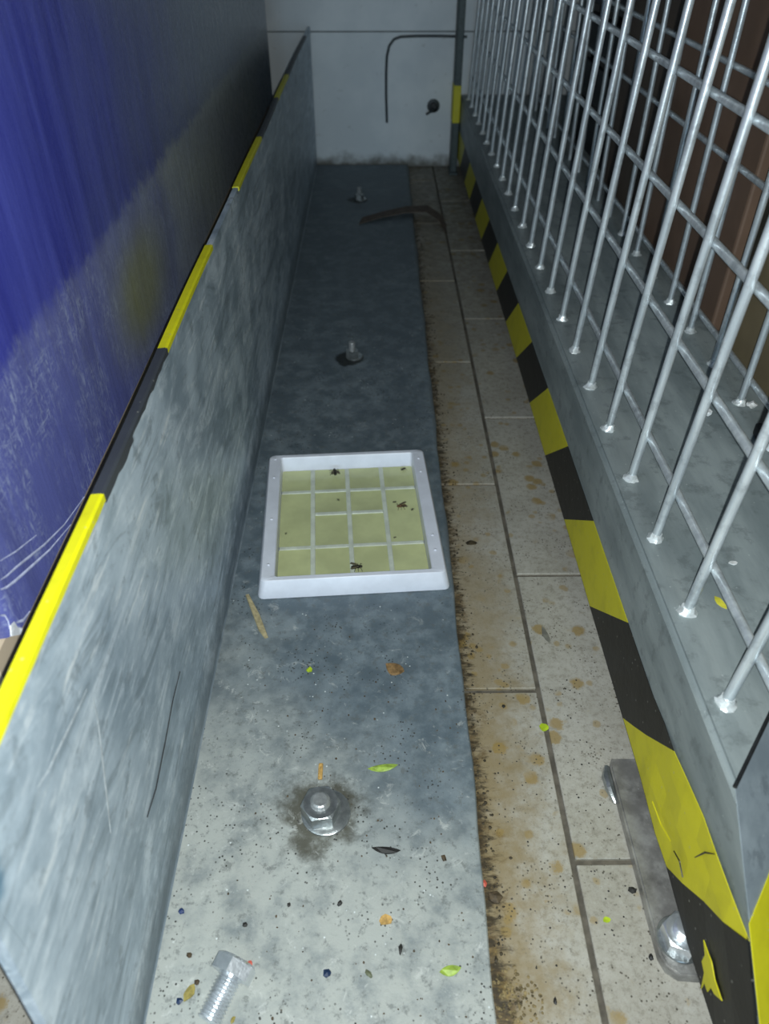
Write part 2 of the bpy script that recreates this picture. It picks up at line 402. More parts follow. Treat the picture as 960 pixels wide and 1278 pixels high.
# tape folded over the upright's top edge
def gtape(bm, y0, y1, lo, hi_back, jit, mi, t=.0008, top=GT):
    n = max(2, int((y1 - y0) / .008)); rows = []
    for j in range(n + 1):
        y = y0 + (y1 - y0) * j / n
        l = lo + random.uniform(-jit, jit)
        w = .0006 * (math.sin(y * 7.1) + .6 * math.sin(y * 17 + 1))
        pr = [(GX + w + .0002, top - l), (GX + w + t, top - l), (GX + w + t, top + t * .4), (GX + w - .001, top + t), (GX + w - TH - t, top + t * .4), (GX - TH - t, top - hi_back), (GX - TH - .0002, top - hi_back)]
        rows.append([bm.verts.new(G_((x, y, z))) for x, z in pr])
    fs = []
    for a, b in zip(rows, rows[1:]):
        for i in range(6): fs.append(bm.faces.new((a[i], a[i + 1], b[i + 1], b[i])))
    fs.append(bm.faces.new(rows[0])); fs.append(bm.faces.new(rows[-1][::-1]))
    for f in fs: f.material_index = mi
for grp in (((.124, .3245, .0042, .05, .0003, 0), (.3245, .385, .0062, .05, .0012, 1), (.385, .4915, .0035, .05, .0010, 1), (.4915, .690, .0035, .05, .0002, 0)),
            ((.860, 1.070, .0035, .05, .0002, 0), (1.07, 1.30, .003, .05, .0003, 1), (1.30, 1.48, .004, .05, .0003, 0), (1.48, 1.9, .003, .05, .0003, 1))):
    bm = bmesh.new()
    for y0, y1, lo, bk, jit, mi in grp: gtape(bm, y0, y1, lo, bk, jit, mi)
    bmesh.ops.remove_doubles(bm, verts=bm.verts[:], dist=.002) if False else None
    obj('hazard_tape', bm, [M['yel2'], M['blk2']], guard)['label'] = 'worn black and yellow tape over the top edge'
# long dark gouge and pale scratches on the upright
def decal_strip(pts, w, m, name, parent, off, normal=Vector((1, 0, 0)), tr=G_):
    bm = bmesh.new(); L = []; pts = [Vector(p) for p in pts]
    for i, p in enumerate(pts):
        d = (pts[min(i + 1, len(pts) - 1)] - pts[max(0, i - 1)]).normalized(); s = d.cross(normal).normalized()
        ww = w * (.25 + math.sin(math.pi * (i + .3) / (len(pts) - .4)))
        L.append([bm.verts.new(tr(p + s * ww + normal * .0001)), bm.verts.new(tr(p + normal * off)), bm.verts.new(tr(p - s * ww + normal * .0001))])
    for a, b in zip(L, L[1:]):
        for k in range(2): bm.faces.new((a[k], a[k + 1], b[k + 1], b[k]))
    return obj(name, bm, m, parent)
def upx(px, py): p = pX(px, py, GX); return p
decal_strip([upx(224, 838), upx(215, 875), upx(206, 925), upx(194, 985), upx(183, 1020)], .0012, M['gouge'], 'gouge', guard, .0008)
for pts in (((108, 860), (92, 895), (75, 930), (60, 962), (45, 985)), ((115, 870), (122, 900), (128, 950), (135, 1010), (138, 1040))):
    decal_strip([upx(*p) for p in pts], .0015, M['scr_g'], 'scratch', guard, .0003)

# ------------------------------------------------------------------ anchor bolts through the guard
def anchor(loc, rot, label, k=1.0, tall=.0245):
    t = thing('anchor_bolt', label, 'bolt', (loc[0], loc[1], .008), rot, 'anchor bolts along the steel guard')
    obj('washer', lathe(bmesh.new(), [(.0190 * k, 0), (.0190 * k, .0016), (.0182 * k, .0022), (.011 * k, .0022)], 28, Matrix.Translation((.0035, -.001, .0001))), M['nut'], t, 1)
    obj('nut', hexnut(bmesh.new(), .0265 * k, .0135 * k, .3, Matrix.Translation((0, 0, .0024))), M['nut'], t)
    obj('threaded_stud', lathe(bmesh.new(), [(.0076 * k, .010)] + thread(.0076 * k, .0145 * k, tall, .0026), 18), M['studm'], t)
    return t
anchor(BOLTS[0], .35, 'greasy steel anchor nut on the base flange in front of the glue trap', 1.0, .0205)
anchor(BOLTS[1], .8, 'steel anchor bolt in a dark painted ring just behind the glue trap', .68, .026)
anchor(BOLTS[2], .1, 'small anchor bolt at the end of the guard near the white wall', .68, .026)

# ------------------------------------------------------------------ raised mesh cage
XF, ZB, ZT = .199, .033, .166
cage = thing('wire_mesh_cage', 'galvanised wire mesh cage on a grey steel platform with black and yellow tape', 'cage', (XF, .227, 0))
cl = Vector((-XF, -.227, 0))
def C_(p): return Vector(p) + cl
def yend(z): return .227 - 1.32 * (ZT - z)
D = Vector((.63, .777, 0)); YE = 2.03
def ring(z, grow=0):
    a = Vector((XF, yend(z), z)); b = a + D * .15
    return [C_(p) for p in (a, b, (.82, b.y, z), (.82, YE, z), (XF, YE, z))]
bm = prism(bmesh.new(), ring(ZB), ring(ZT))
bmesh.ops.bevel(bm, geom=[e for e in bm.edges if all(abs(v.co.x) < 1e-5 for v in e.verts) and all(abs(v.co.z - ZT) < 1e-5 for v in e.verts)], offset=.004, segments=3, affect='EDGES')
obj('platform', bm, M['beam'], cage, 1)
# folded end plate standing just proud of the platform's slanted end
nrm = D.cross(Vector((0, -1.32, -1))).normalized()
if nrm.z < 0: nrm = -nrm
a = Vector((XF, yend(ZT), ZT)); b = a + D * .15; c0 = Vector((XF, yend(ZB), ZB)); d0 = c0 + D * .15
off = nrm * .0001; off2 = nrm * .0004
bm = prism(bmesh.new(), [C_(p + off + D * .001) for p in (a, b, d0, c0)], [C_(p + off2 + D * .001) for p in (a, b, d0, c0)])
obj('end_plate', bm, M['endp'], cage)
obj('shadow_gap_strip', tube(bmesh.new(), [C_(a + D * .001 + Vector((0, .0012, .0009))), C_(a + D * .15 + Vector((0, .0012, .0009)))], .0013, 6), M['black'], cage)['label'] = 'thin black strip standing in for the shadow gap along the end plate edge'  # dark strip added in place of the shadow line beside the end plate

def wob(y): return 0
rl = .78
rodm = lathe(bmesh.new(), [(.0035, 0), (.0035, rl)], 10)
rod0 = obj('upright_rod', rodm, M['rod'], cage, 1, C_((.215, .2865, ZT))); rod0.rotation_euler.y = R(3)
wd = lathe(bmesh.new(), [(.0072, -.0005), (.0064, .0008), (.0052, .0022), (.0041, .0050), (.0036, .0060)], 10)
for v in wd.verts: v.co += Vector((random.uniform(-.001, .001), random.uniform(-.001, .001), 0)) if v.co.z < .008 else Vector()
w0 = obj('weld_bead', wd, M['weld'], rod0, 1)
SP = .0768; NR = 23
for i in range(NR):
    y = .2865 + SP * i
    if y > YE - .01: break
    if i:
        q = again(rod0, 'upright_rod', cage, C_((.215 + random.uniform(-.0008, .0008), y, ZT)))
        k = again(w0, 'weld_bead', q); k.rotation_euler.z = i
zs = [.207] + [.2905 + .0775 * k for k in range(8)]
bar0 = None
for z in zs:
    if bar0 is None: bar0 = obj('cross_rod', tube(bmesh.new(), [(0, -.07, 0), (0, YE - .2865 - .01, 0)], .0033, 10), M['rod'], cage, 1, C_((.2215 + .0524 * (z - ZT), .2865, z)))
    else: again(bar0, 'cross_rod', cage, C_((.2215 + .0524 * (z - ZT), .2865, z)))
# second mesh panel behind
X2 = .354
for i in range(22):
    y = .484 + SP * i
    if y > YE - .01: break
    q = again(rod0, 'upright_rod', cage, C_((X2, y, ZT)), (0, 0, 0))
    if i < 9: k = again(w0, 'weld_bead', q); k.rotation_euler.z = i * 2
for k in range(10):
    again(bar0, 'cross_rod', cage, C_((X2 + .0072, .2865 + .17, .187 + .0765 * k))).scale = (1, .89, 1)

# hazard tape on the platform's front face, wrapping its near corner
bm = bmesh.new()
low = [.2472, .3689, .4934, .6200, .7377, .8562, .9783, 1.0931, 1.2089, 1.3261, 1.4444, 1.562, 1.680, 1.80, 1.92]
upp = [.1640, .2887, .4095, .5351, .6559, .7752, .8928, 1.0119, 1.1287, 1.2470, 1.3620, 1.480, 1.598, 1.72, 1.84]
ZL = ZB + .0005
def zup(y): return .1035 + .016 * max(0, min(1, (.34 - y) / .12)) - .006 * max(0, min(1, (y - .7) / .8))
def tp(y, f, o=.0006):
    z = ZL + (zup(y) - ZL) * f
    return bm.verts.new(C_((XF - o - (.0015 * math.sin(f * 9 + y * 40) ** 2 if y < .3 else 0), max(y, yend(z) + .0005), z)))
segs = [(.0, -.1)] + list(zip(low, upp)) + [(2.025, 2.025)]
NF, NJ = 4, 5
for s in range(len(segs) - 1):
    (l0, u0), (l1, u1) = segs[s], segs[s + 1]
    grid = [[tp((l0 + (u0 - l0) * f / NF) * (1 - g / NJ) + (l1 + (u1 - l1) * f / NF) * (g / NJ), f / NF) for f in range(NF + 1)] for g in range(NJ + 1)]
    for g in range(NJ):
        for f in range(NF):
            fc = bm.faces.new((grid[g][f], grid[g + 1][f], grid[g + 1][f + 1], grid[g][f + 1])); fc.material_index = (s + 1) % 2 ^ 1 if False else (1 if s % 2 == 0 else 0)
bmesh.ops.dissolve_degenerate(bm, dist=1e-6, edges=bm.edges[:])
bmesh.ops.solidify(bm, geom=bm.faces[:], thickness=-.0004)
obj('hazard_tape', bm, [M['yel'], M['blk']], cage)['label'] = 'black and yellow diagonal hazard tape along the platform face'
# its yellow end on the folded end plate
def ep(z, s): return Vector((XF, yend(z), z)) + D * s + nrm * .0005
bm = prism(bmesh.new(), [C_(ep(*q)) for q in ((.1255, -.001), (.1255, .15), (ZB, .15), (ZB, -.001))], [C_(ep(*q) + nrm * .0005) for q in ((.1255, -.001), (.1255, .15), (ZB, .15), (ZB, -.001))])
obj('tape_end', bm, M['yel'], cage)['label'] = 'yellow end of the tape folded round the corner'
# torn flap and wrinkles of the tape
bm = bmesh.new()
fp = [pX(a_, b_, XF - .0022) for a_, b_ in ((879, 1173), (885, 1190), (889, 1200), (893, 1222), (899, 1240), (902, 1249), (893, 1241), (888, 1232), (884, 1238), (880, 1226), (876, 1234), (880, 1214), (877, 1200), (881, 1192))]
prism(bm, [C_(p) for p in fp], [C_(p + Vector((-.0006, 0, 0))) for p in fp])
obj('torn_flap', bm, M['yel'], cage)['label'] = 'yellow scrap of torn tape'
for pts in (((842, 1062), (849, 1075), (853, 1095)), ((868, 1070), (880, 1064), (893, 1066)), ((815, 1000), (826, 1030), (838, 1050))):
    decal_strip([pX(a, b, XF - .0030) for a, b in pts], .0005, M['blk'] if pts[0][0] > 820 else M['yel'], 'tape_wrinkle', cage, .0008, Vector((-1, 0, 0)), C_)

# bolted foot lug under the platform edge
lx = .1855
bm = bmesh.new()
fo = [(lx + .003, .347), (lx, .340), (lx, .200), (lx + .003, .192), (lx + .010, .187), (.235, .184), (.235, .347)]
prism(bm, [C_((x, y, .0005)) for x, y in fo], [C_((x, y, .010)) for x, y in fo])
bmesh.ops.bevel(bm, geom=[e for e in bm.edges if all(abs(v.co.z - .010) < 1e-5 for v in e.verts)], offset=.0015, segments=2, affect='EDGES')
lug = obj('foot_lug', bm, M['lug'], cage, 1)
obj('nut', hexnut(bmesh.new(), .024, .0115, .1, Matrix.Translation(C_((.2012, .2090, .0115)))), M['zinc'], lug)
obj('washer', lathe(bmesh.new(), [(.0155, .0098), (.0155, .0112), (.0150, .0118), (.009, .0118)], 26, Matrix.Translation(C_((.2012, .2090, 0)))), M['nut'], lug, 1)
obj('threaded_stud', lathe(bmesh.new(), thread(.0078, .021, .0295, .002), 16, Matrix.Translation(C_((.2012, .2090, 0)))), M['zinc'], lug, 1)
bm = tube(bmesh.new(), [C_((lx - .001, .343, .004)), C_((lx - .0035, .333, .005)), C_((lx - .003, .322, .004)), C_((lx - .001, .312, .002))], [.002, .0042, .0038, .0015], 8)
obj('weld_bead', bm, M['nut'], lug, 1)
for x, y in ((.30, 1.3), (.60, .6), (.60, 1.7)):
    obj('foot_lug', B(C_((x, y, .0005)), C_((x + .05, y + .12, ZB)), .001, 1), M['lug'], cage)
bm = B(C_((.215, 1.0, .0005)), C_((.26, 1.12, ZB)), .001, 1); obj('foot_lug', bm, M['lug'], cage)

# ------------------------------------------------------------------ things on the platform, behind the mesh
def carton(y0, y1, x0, x1, z1, m, label):
    t = thing('cardboard_box', label, 'box', ((x0 + x1) / 2, (y0 + y1) / 2, ZT), 0, 'brown boxes behind the mesh')
    o = Vector(t.location)
    obj('carton_body', B(Vector((x0, y0, ZT)) - o, Vector((x1, y1, z1)) - o, .003, 2), m, t)
    for s in (0, 1):
        xm = (x0 + x1) / 2
        a = (x0 + .002, y0 + .002, z1) if s == 0 else (xm + .001, y0 + .002, z1)
        b = (xm - .001, y1 - .002, z1 + .003) if s == 0 else (x1 - .002, y1 - .002, z1 + .003)
        obj('flap', B(Vector(a) - o, Vector(b) - o, .001, 1), m, t)
    obj('packing_tape', B(Vector(((x0 + x1) / 2 - .024, y0 + .001, z1 + .003)) - o, Vector(((x0 + x1) / 2 + .024, y1 - .001, z1 + .0036)) - o), M['ptape'], t)
carton(.40, .775, .378, .74, .62, M['box1'], 'olive brown cardboard box behind the mesh, beside the black rubber block')
carton(.79, 1.10, .376, .74, .66, M['box2'], 'reddish brown cardboard box behind the mesh, between an olive and a dark box')
carton(1.115, 1.36, .384, .72, .60, M['box3'], 'dark brown cardboard box behind the mesh, next to a black slatted crate')
cr = thing('black_crate', 'black slatted plastic crate standing behind the mesh', 'crate', (.55, 1.52, ZT))
co = Vector(cr.location)
for y in (1.38, 1.638): obj('side_panel', B(Vector((.395, y, ZT)) - co, Vector((.71, y + .012, .60)) - co, .001, 1), M['crate'], cr)
for k in range(6):
    z = ZT + .01 + k * .072
    obj('slat', B(Vector((.390, 1.38, z)) - co, Vector((.3995, 1.65, z + .058)) - co, .001, 1), M['crate'], cr)
    obj('slat', B(Vector((.702, 1.38, z)) - co, Vector((.712, 1.65, z + .058)) - co, .001, 1), M['crate'], cr)
obj('crate_bottom', B(Vector((.395, 1.385, ZT)) - co, Vector((.71, 1.645, ZT + .008)) - co), M['crate'], cr)
gc = thing('metal_case', 'grey green metal case behind the mesh near the white wall', 'case', (.55, 1.75, ZT))
co = Vector(gc.location)
obj('case_body', B(Vector((.42, 1.665, ZT)) - co, Vector((.70, 1.84, .50)) - co, .006, 2), M['greyb'], gc)
obj('lid', B(Vector((.417, 1.662, .501)) - co, Vector((.703, 1.843, .535)) - co, .005, 2), M['greyb'], gc)
obj('latch', B(Vector((.411, 1.73, .47)) - co, Vector((.4195, 1.77, .52)) - co, .001, 1), M['rod'], gc)
bm = bmesh.new(); p = pz(952, 549, ZT)
box(bm, (0, 0, 0), (.055, .020, .012), .002, 2); box(bm, (.012, .003, .011), (.043, .017, .016), .0015, 1)
tag(obj('rubber_block', bm, M['black'], None, loc=(p.x - .006, p.y - .009, ZT)), 'small black rubber block lying on the platform between the mesh panels', 'block')

# dark post at the far corner of the platform
post = thing('corner_post', 'dark grey upright post with a yellow band against the white wall', 'post', (.188, 2.0, 0))
obj('shaft', B((-.007, -.02, 0), (.009, .025, 1.2), .002, 2), M['post'], post)
obj('foot_plate', B((-.009, -.03, 0), (.0105, .028, .006), .001, 1), M['post'], post)
obj('yellow_band', B((-.0082, -.021, .115), (.0095, .0255, .195), .002, 2), M['yel'], post)

# ------------------------------------------------------------------ blue cabinet behind the guard
CXF = -.2055; CB = .229
cab = thing('blue_cabinet', 'tall glossy blue cabinet on a beige plinth behind the steel guard', 'cabinet', (-.48, 1.0, 0))
co = Vector(cab.location)
bm = B(Vector((-.78, .288, CB)) - co, Vector((CXF, 1.70, 1.35)) - co)
bmesh.ops.bevel(bm, geom=[e for e in bm.edges if abs(e.verts[0].co.z - e.verts[1].co.z) > .5], offset=.010, segments=4, profile=.5, affect='EDGES')
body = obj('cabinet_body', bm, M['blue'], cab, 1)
obj('plinth', B(Vector((-.77, .272, 0)) - co, Vector((CXF - .008, 1.69, CB)) - co, .002, 1), M['beige'], cab)
# chipped white edge at the near bottom corner
def cabt(p): return Vector(p) - co
pc = [(25, 792), (13, 794), (12, 781), (17, 776), (21, 783), (27, 784)]
bm = prism(bmesh.new(), [cabt(pX(a, b, CXF + .0002)) for a, b in pc], [cabt(pX(a, b, CXF + .0002) + Vector((.0006, 0, 0))) for a, b in pc])
obj('chipped_coat', bm, M['paint_w'], cab)['label'] = 'white chipped patch at the bottom corner'
for pts, w in ((((0, 768), (6, 768), (10, 775), (12, 785)), .0006), (((20, 777), (29, 774), (37, 763)), .0008),
               (((0, 724), (8, 719), (20, 708), (35, 696), (55, 680), (80, 655), (105, 620)), .0007),
               (((0, 736), (8, 733), (20, 724), (40, 706), (62, 686), (88, 655)), .0008),
               (((0, 700), (20, 688), (45, 668)), .0004)):
    decal_strip([pX(a, b, CXF) for a, b in pts], w, M['scr'], 'scratch', cab, .0004, Vector((1, 0, 0)), cabt)

# ------------------------------------------------------------------ glue trap tray
tr = thing('glue_trap_tray', 'white plastic insect glue tray filled with yellow green glue', 'glue trap', (-.0315, .643, .008), R(3.6))
W0, D0, W1, D1, HT = .0965, .1085, .0915, .1060, .0235
WI, DI, ZG = .0780, .1000, .0060
bm = bmesh.new()
def rr(w, d, z, r=.006, n=4):
    out = []
    for sx, sy, a0 in ((1, 1, 0), (-1, 1, 90), (-1, -1, 180), (1, -1, 270)):
        for k in range(n + 1):
            a = R(a0 + 90 * k / n); out.append(Vector((sx * (w - r) + r * math.cos(a), sy * (d - r) + r * math.sin(a), z)))
    return out
loops = [rr(W0 - .002, D0 - .002, 0), rr(W0, D0, .001), rr(W0, D0, .003), rr(W1 + .0005, D1 + .0005, HT - .001), rr(W1 - .0005, D1 - .0005, HT), rr(WI + .001, DI + .0007, HT, .003), rr(WI, DI, HT - .001, .003), rr(WI - .0006, DI - .0055, .003, .003)]
vs = [[bm.verts.new(p) for p in L] for L in loops]
for a, b in zip(vs, vs[1:]):
    for i in range(len(a)): k = (i + 1) % len(a); bm.faces.new((a[i], a[k], b[k], b[i]))
bm.faces.new(vs[0][::-1]); bm.faces.new(vs[-1])
obj('tray_body', bm, M['tray'], tr, 1)
def U(f): return -WI + 2 * WI * f
DG = DI - .0050
def V(f): return -DG + 2 * DG * f
us = [.0, .235, .495, .755, 1.0]; vsr = [0, .277, .564, .78, 1.0]; RW = .0026
def rib(a, b, dz=0): obj('rib', B((a[0], a[1], .004), (b[0], b[1], ZG + .0022 - dz), .0009, 2), M['gluerib'], tr)
for u in us[1:4]: rib((U(u) - RW, -DG + .0004), (U(u) + RW, DG - .0004))
for v in (vsr[1], vsr[3]): rib((-WI + .001, V(v) - RW), (WI - .001, V(v) + RW), .0003)
rib((U(us[1]) + RW, V(vsr[2]) - RW), (U(us[2]) - RW, V(vsr[2]) + RW)); rib((U(us[2]) + RW, V(vsr[2]) - RW), (U(us[3]) - RW, V(vsr[2]) + RW))
for i in range(4):
    rows = [(0, 1), (1, 2), (2, 3), (3, 4)] if i in (1, 2) else [(0, 1), (1, 3), (3, 4)]
    for a, b in rows:
        bm = bmesh.new(); x0, x1, y0, y1 = U(us[i]) + RW, U(us[i + 1]) - RW, V(vsr[a]) + RW, V(vsr[b]) - RW
        if i == 0: x0 = -WI + .0006
        if i == 3: x1 = WI - .0006
        if a == 0: y0 = -DG - .0002
        if b == 4: y1 = DG + .0002
        NX = 6; g = [[bm.verts.new((x0 + (x1 - x0) * p / NX, y0 + (y1 - y0) * q / NX, ZG + .0012 * max(abs(2 * p / NX - 1), abs(2 * q / NX - 1)) ** 4 + random.uniform(-.00008, .00008))) for q in range(NX + 1)] for p in range(NX + 1)]
        for p in range(NX):
            for q in range(NX): bm.faces.new((g[p][q], g[p + 1][q], g[p + 1][q + 1], g[p][q + 1]))
        obj('glue_pool', bm, M['glue'], tr, 2)
xr = (W1 + WI) / 2
for x, ys in ((-xr, (.098, .062, -.012, -.083)), (xr, (.088, .062, -.050, -.073))):
    for y in ys: obj('rim_stud', ball(bmesh.new(), (x, y, HT + .0002), (.0018, .0018, .0009), 1), M['tray'], tr, 2)

# trapped insects
def bug(px, py, z, s, rot, m, label, wings=True, name='trapped_fly'):
    p = pz(px, py, z)
    t = thing(name, label, 'insect', (p.x, p.y, z), rot)
    bm = bmesh.new()
    ball(bm, (0, 0, .0018 * s), (.0022 * s, .0017 * s, .0016 * s), 2, .06)
    ball(bm, (-.0034 * s, 0, .0016 * s), (.0026 * s, .0018 * s, .0015 * s), 2, .06)
    ball(bm, (.0026 * s, 0, .0018 * s), (.0012 * s, .0014 * s, .0012 * s), 2, .05)
    obj('insect_body', bm, m, t, 2)
    if wings:
        for k in (-1, 1):
            pts = [(.0005, .001), (-.002, .0032), (-.0055, .0045), (-.0068, .0030), (-.004, .0012)]
            ps = [Vector((a * s, k * b * s, .0030 * s)) for a, b in pts]
            obj('wing', prism(bmesh.new(), ps, [q + Vector((0, 0, .0002)) for q in ps]), M['wing'], t)
    for k in (-1, 1):
        for j in (-1, 0, 1):
            obj('leg', tube(bmesh.new(), [(j * .0012 * s, k * .001 * s, .0012 * s), (j * .0026 * s, k * .0032 * s, .0022 * s), (j * .0035 * s, k * .0048 * s, .0003)], .00024 * s, 5), M['dark'], t)
    return t
zg = .008 + ZG + .0003
bug(418, 590, .0178, 1.25, R(100), M['dark'], 'black fly stuck upright against the back wall of the glue tray')
bug(504, 586, zg + .001, .7, R(30), M['dark'], 'tiny dark insect in the back corner cell of the glue tray', False)
bug(500, 633, zg, 1.15, R(190), M['rust'], 'reddish brown fly lying in the long side cell of the glue tray')
bug(447, 709, .0178, 1.2, R(5), M['dark'], 'dark fly with spread wings at the front edge of the glue tray')
bug(515, 636, zg, .45, R(60), M['dark'], 'tiny gnat beside the reddish brown fly in the glue', False, 'trapped_gnat')
bug(493, 627, zg, .45, R(10), M['dark'], 'tiny gnat stuck behind the reddish brown fly in the glue', False, 'trapped_gnat')
bug(422, 624, zg, .45, R(120), M['olive'], 'tiny olive gnat in an inner cell of the glue tray', False, 'trapped_gnat')
bug(493, 671, zg, .35, R(40), M['dark'], 'minute black gnat next to a rib in the long side cell', False, 'trapped_gnat')
bug(357, 666, zg, .35, R(80), M['olive'], 'minute gnat in the long cell nearest the steel upright', False, 'trapped_gnat')

# ------------------------------------------------------------------ loose bolt
lb = thing('loose_hex_bolt', 'shiny zinc hex bolt lying loose on the steel flange', 'bolt', (-.0965, .1865, .0205), 0)
ax = Vector((-.0125, -.0285, -.0040)).normalized()     # head -> tip
zq = ax.to_track_quat('Z', 'Y').to_matrix().to_4x4()
obj('hex_head', hexnut(bmesh.new(), .0245, .0100, R(0), zq @ Matrix.Translation((0, 0, -.0095)), top=False, bottom=True), M['zinc'], lb)
obj('threaded_shank', lathe(bmesh.new(), [(.0078, 0), (.0078, .002)] + thread(.0079, .003, .0265, .0022), 22, zq), M['zinc'], lb)

# ------------------------------------------------------------------ small litter
def flake(px, py, z, w, h, ang, m, name, label, cat, t=.0006, kind='chip', curl=.0):
    p = pz(px, py, z); k = mpp(p); w *= k; h *= k * 1.25
    bm = bmesh.new(); pts = []
    if kind == 'leaf':
        n = 8
        pts = [(-w / 2 + w * i / n, h / 2 * math.sin(math.pi * i / n) ** .8) for i in range(n + 1)] + [(-w / 2 + w * i / n, -h / 2 * math.sin(math.pi * i / n) ** .8) for i in range(n - 1, 0, -1)]
    else:
        n = 8
        pts = [(w / 2 * math.cos(2 * math.pi * i / n) * random.uniform(.7, 1.1), h / 2 * math.sin(2 * math.pi * i / n) * random.uniform(.7, 1.1)) for i in range(n)]
    f = lambda x, y: .0002 + curl * (x / w) ** 2 * 4 * w
    prism(bm, [(x, y, f(x, y)) for x, y in pts], [(x, y, f(x, y) + t) for x, y in pts])
    return tag(obj(name, bm, M[m], None, loc=(p.x, p.y, z)), label, cat), ang
def lit(*a, **k):
    o, ang = flake(*a, **k); o.rotation_euler.z = R(ang); return o
def crumb(px, py, z, s, m, name, label, cat='crumb', flat=.6, asp=1.0, ang=0):
    p = pz(px, py, z); r = s * mpp(p) / 2
    o = tag(obj(name, ball(bmesh.new(), (0, 0, r * flat * .8), (r * .9, r * .9 * asp, r * flat * .9), 1, .28), M[m], None, 0, (p.x, p.y, z)), label, cat)
    o.rotation_euler.z = R(ang); return o
ZP = .008; ZTl = .0003
a, b = pz(309, 743, ZP), pz(332, 797, ZP); mid = (a + b) / 2
bm = bmesh.new(); L = (b - a).length
prism(bm, [(-L / 2, -.002, .0003), (L * .3, -.0035, .0003), (L / 2, -.001, .0003), (L / 2, .0025, .0003), (0, .0035, .0003), (-L / 2, .0018, .0003)], [(-L / 2, -.0015, .0018), (L * .3, -.003, .0022), (L / 2, -.0008, .0012), (L / 2, .002, .0012), (0, .003, .0024), (-L / 2, .0012, .0016)])
o = tag(obj('wood_splinter', bm, M['wood'], None, loc=mid), 'beige wood splinter on the flange beside the glue tray corner', 'splinter'); o.rotation_euler.z = math.atan2(b.y - a.y, b.x - a.x)
lit(493, 836, ZP, 26, 15, -28, 'leafb', 'leaf_fragment', 'curled brown leaf fragment on the flange between tray and nut', 'leaf', kind='leaf', curl=.15)
crumb(386, 837, ZP, 9, 'lime', 'lime_crumb', 'lime green crumb on the flange in front of the glue tray')
lit(478, 959, ZP, 38, 8, 8, 'green', 'leaf_sliver', 'thin light green leaf sliver lying beside the greasy anchor nut', 'leaf', kind='leaf', curl=.08)
lit(482, 1062, ZP, 36, 7, -6, 'bk', 'black_sliver', 'thin black sliver on the flange, nearer the loose bolt than the nut', 'sliver', kind='leaf', curl=.1, t=.001)
crumb(554, 1072, ZP, 9, 'brown', 'brown_crumb', 'small brown crumb on the flange level with the black sliver')
lit(482, 1149, ZP, 18, 11, 5, 'orange', 'orange_chip', 'orange tan chip on the flange behind a row of dark crumbs', 'chip', t=.001)
crumb(500, 1186, ZP, 15, 'bk', 'black_seed', 'elongated black seed on the flange in front of the orange chip', 'seed', .45, .4, 85)
crumb(409, 1216, ZP, 14, 'navy', 'navy_crumb', 'navy blue angular crumb on the flange between bolt and leaf')
crumb(460, 1216, ZP, 14, 'olive', 'olive_crumb', 'flat olive grey crumb on the flange beside the navy crumb', 'crumb', .4, .55, -35)
lit(562, 1212, ZP, 28, 10, 10, 'green', 'green_leaf', 'small yellow green leaf near the flange edge', 'leaf', kind='leaf', curl=.12)
crumb(227, 1138, ZP, 10, 'bluebit', 'blue_crumb', 'tiny bright blue crumb on the flange behind the loose bolt')
lit(237, 1238, ZP, 14, 18, -25, 'ochre', 'ochre_chip', 'ochre yellow chip on the flange beside the bolt thread', 'chip', t=.001)
crumb(246, 1227, ZP, 8, 'brown', 'brown_crumb', 'brown crumb touching the ochre chip next to the bolt thread')
crumb(225, 1250, ZP, 10, 'navy', 'dark_crumb', 'dark crumb on the flange between ochre chip and upright')
crumb(237, 1193, ZP, 9, 'brown', 'dark_crumb', 'dark brown crumb on the flange left behind the bolt head')
crumb(291, 1273, ZP, 11, 'ochre', 'tan_crumb', 'tan crumb on the flange at the tip of the bolt thread', 'crumb', .4, .5, 70)
crumb(424, 1128, ZP, 8, 'bk', 'black_crumb', 'black crumb on the flange in line with the greasy nut')
crumb(361, 1130, ZP, 6, 'bk', 'black_crumb', 'tiny black crumb on the flange beside a larger black crumb')
crumb(306, 1155, ZP, 7, 'bk', 'black_crumb', 'tiny black crumb on the flange just behind the bolt head')
crumb(312, 1203, ZP, 9, 'red', 'pink_crumb', 'pinkish red crumb touching the bolt head', 'crumb', .3)
a, b = pz(399, 968, ZP), pz(402, 952, ZP)
tag(obj('orange_stick', B((-.0018, -.007, .0003), (.0018, .007, .003), .0006, 1), M['orange'], None, loc=(a + b) / 2 + Vector((0, -.003, 0))), 'short orange tan stick end poking out behind the greasy nut', 'stick')
crumb(618, 1123, ZTl, 23, 'brown', 'brown_clod', 'dark brown clod on the tile beside the flange edge', 'clod', .6, .9)
crumb(604, 1104, ZTl, 11, 'red', 'red_crumb', 'red crumb against the flange edge beside the brown clod')
lit(757, 1148, ZTl, 12, 6, 0, 'lime', 'lime_flake', 'lime yellow flake on the tile near the bolted lug', 'flake')
lit(679, 909, ZTl, 13, 10, 20, 'lime', 'yellow_green_flake', 'yellow green flake lying on the long grout line', 'flake', t=.001)
crumb(789, 1112, ZTl, 11, 'bk', 'black_crumb', 'black crumb on the tile beside the steel lug')
crumb(812, 1195, ZTl, 9, 'bk', 'black_crumb', 'black crumb on the tile beside the lug nut')
crumb(629, 882, ZTl, 6, 'bk', 'black_crumb', 'small black crumb on the tile in front of a cross joint')
crumb(693, 1250, ZTl, 11, 'bk', 'black_crumb', 'longish black crumb on the tile between clod and long grout line', 'crumb', .4, .5, 80)
lit(681, 792, ZTl, 9, 22, 10, 'smudge', 'grey_flake', 'dull grey flake of dirt on the tile beside the black and yellow tape', 'flake', t=.0004)
lit(588, 678, ZTl, 16, 8, 0, 'grime', 'dirt_flake', 'dark dirt flake on the tile beside the glue tray', 'flake', t=.0008)
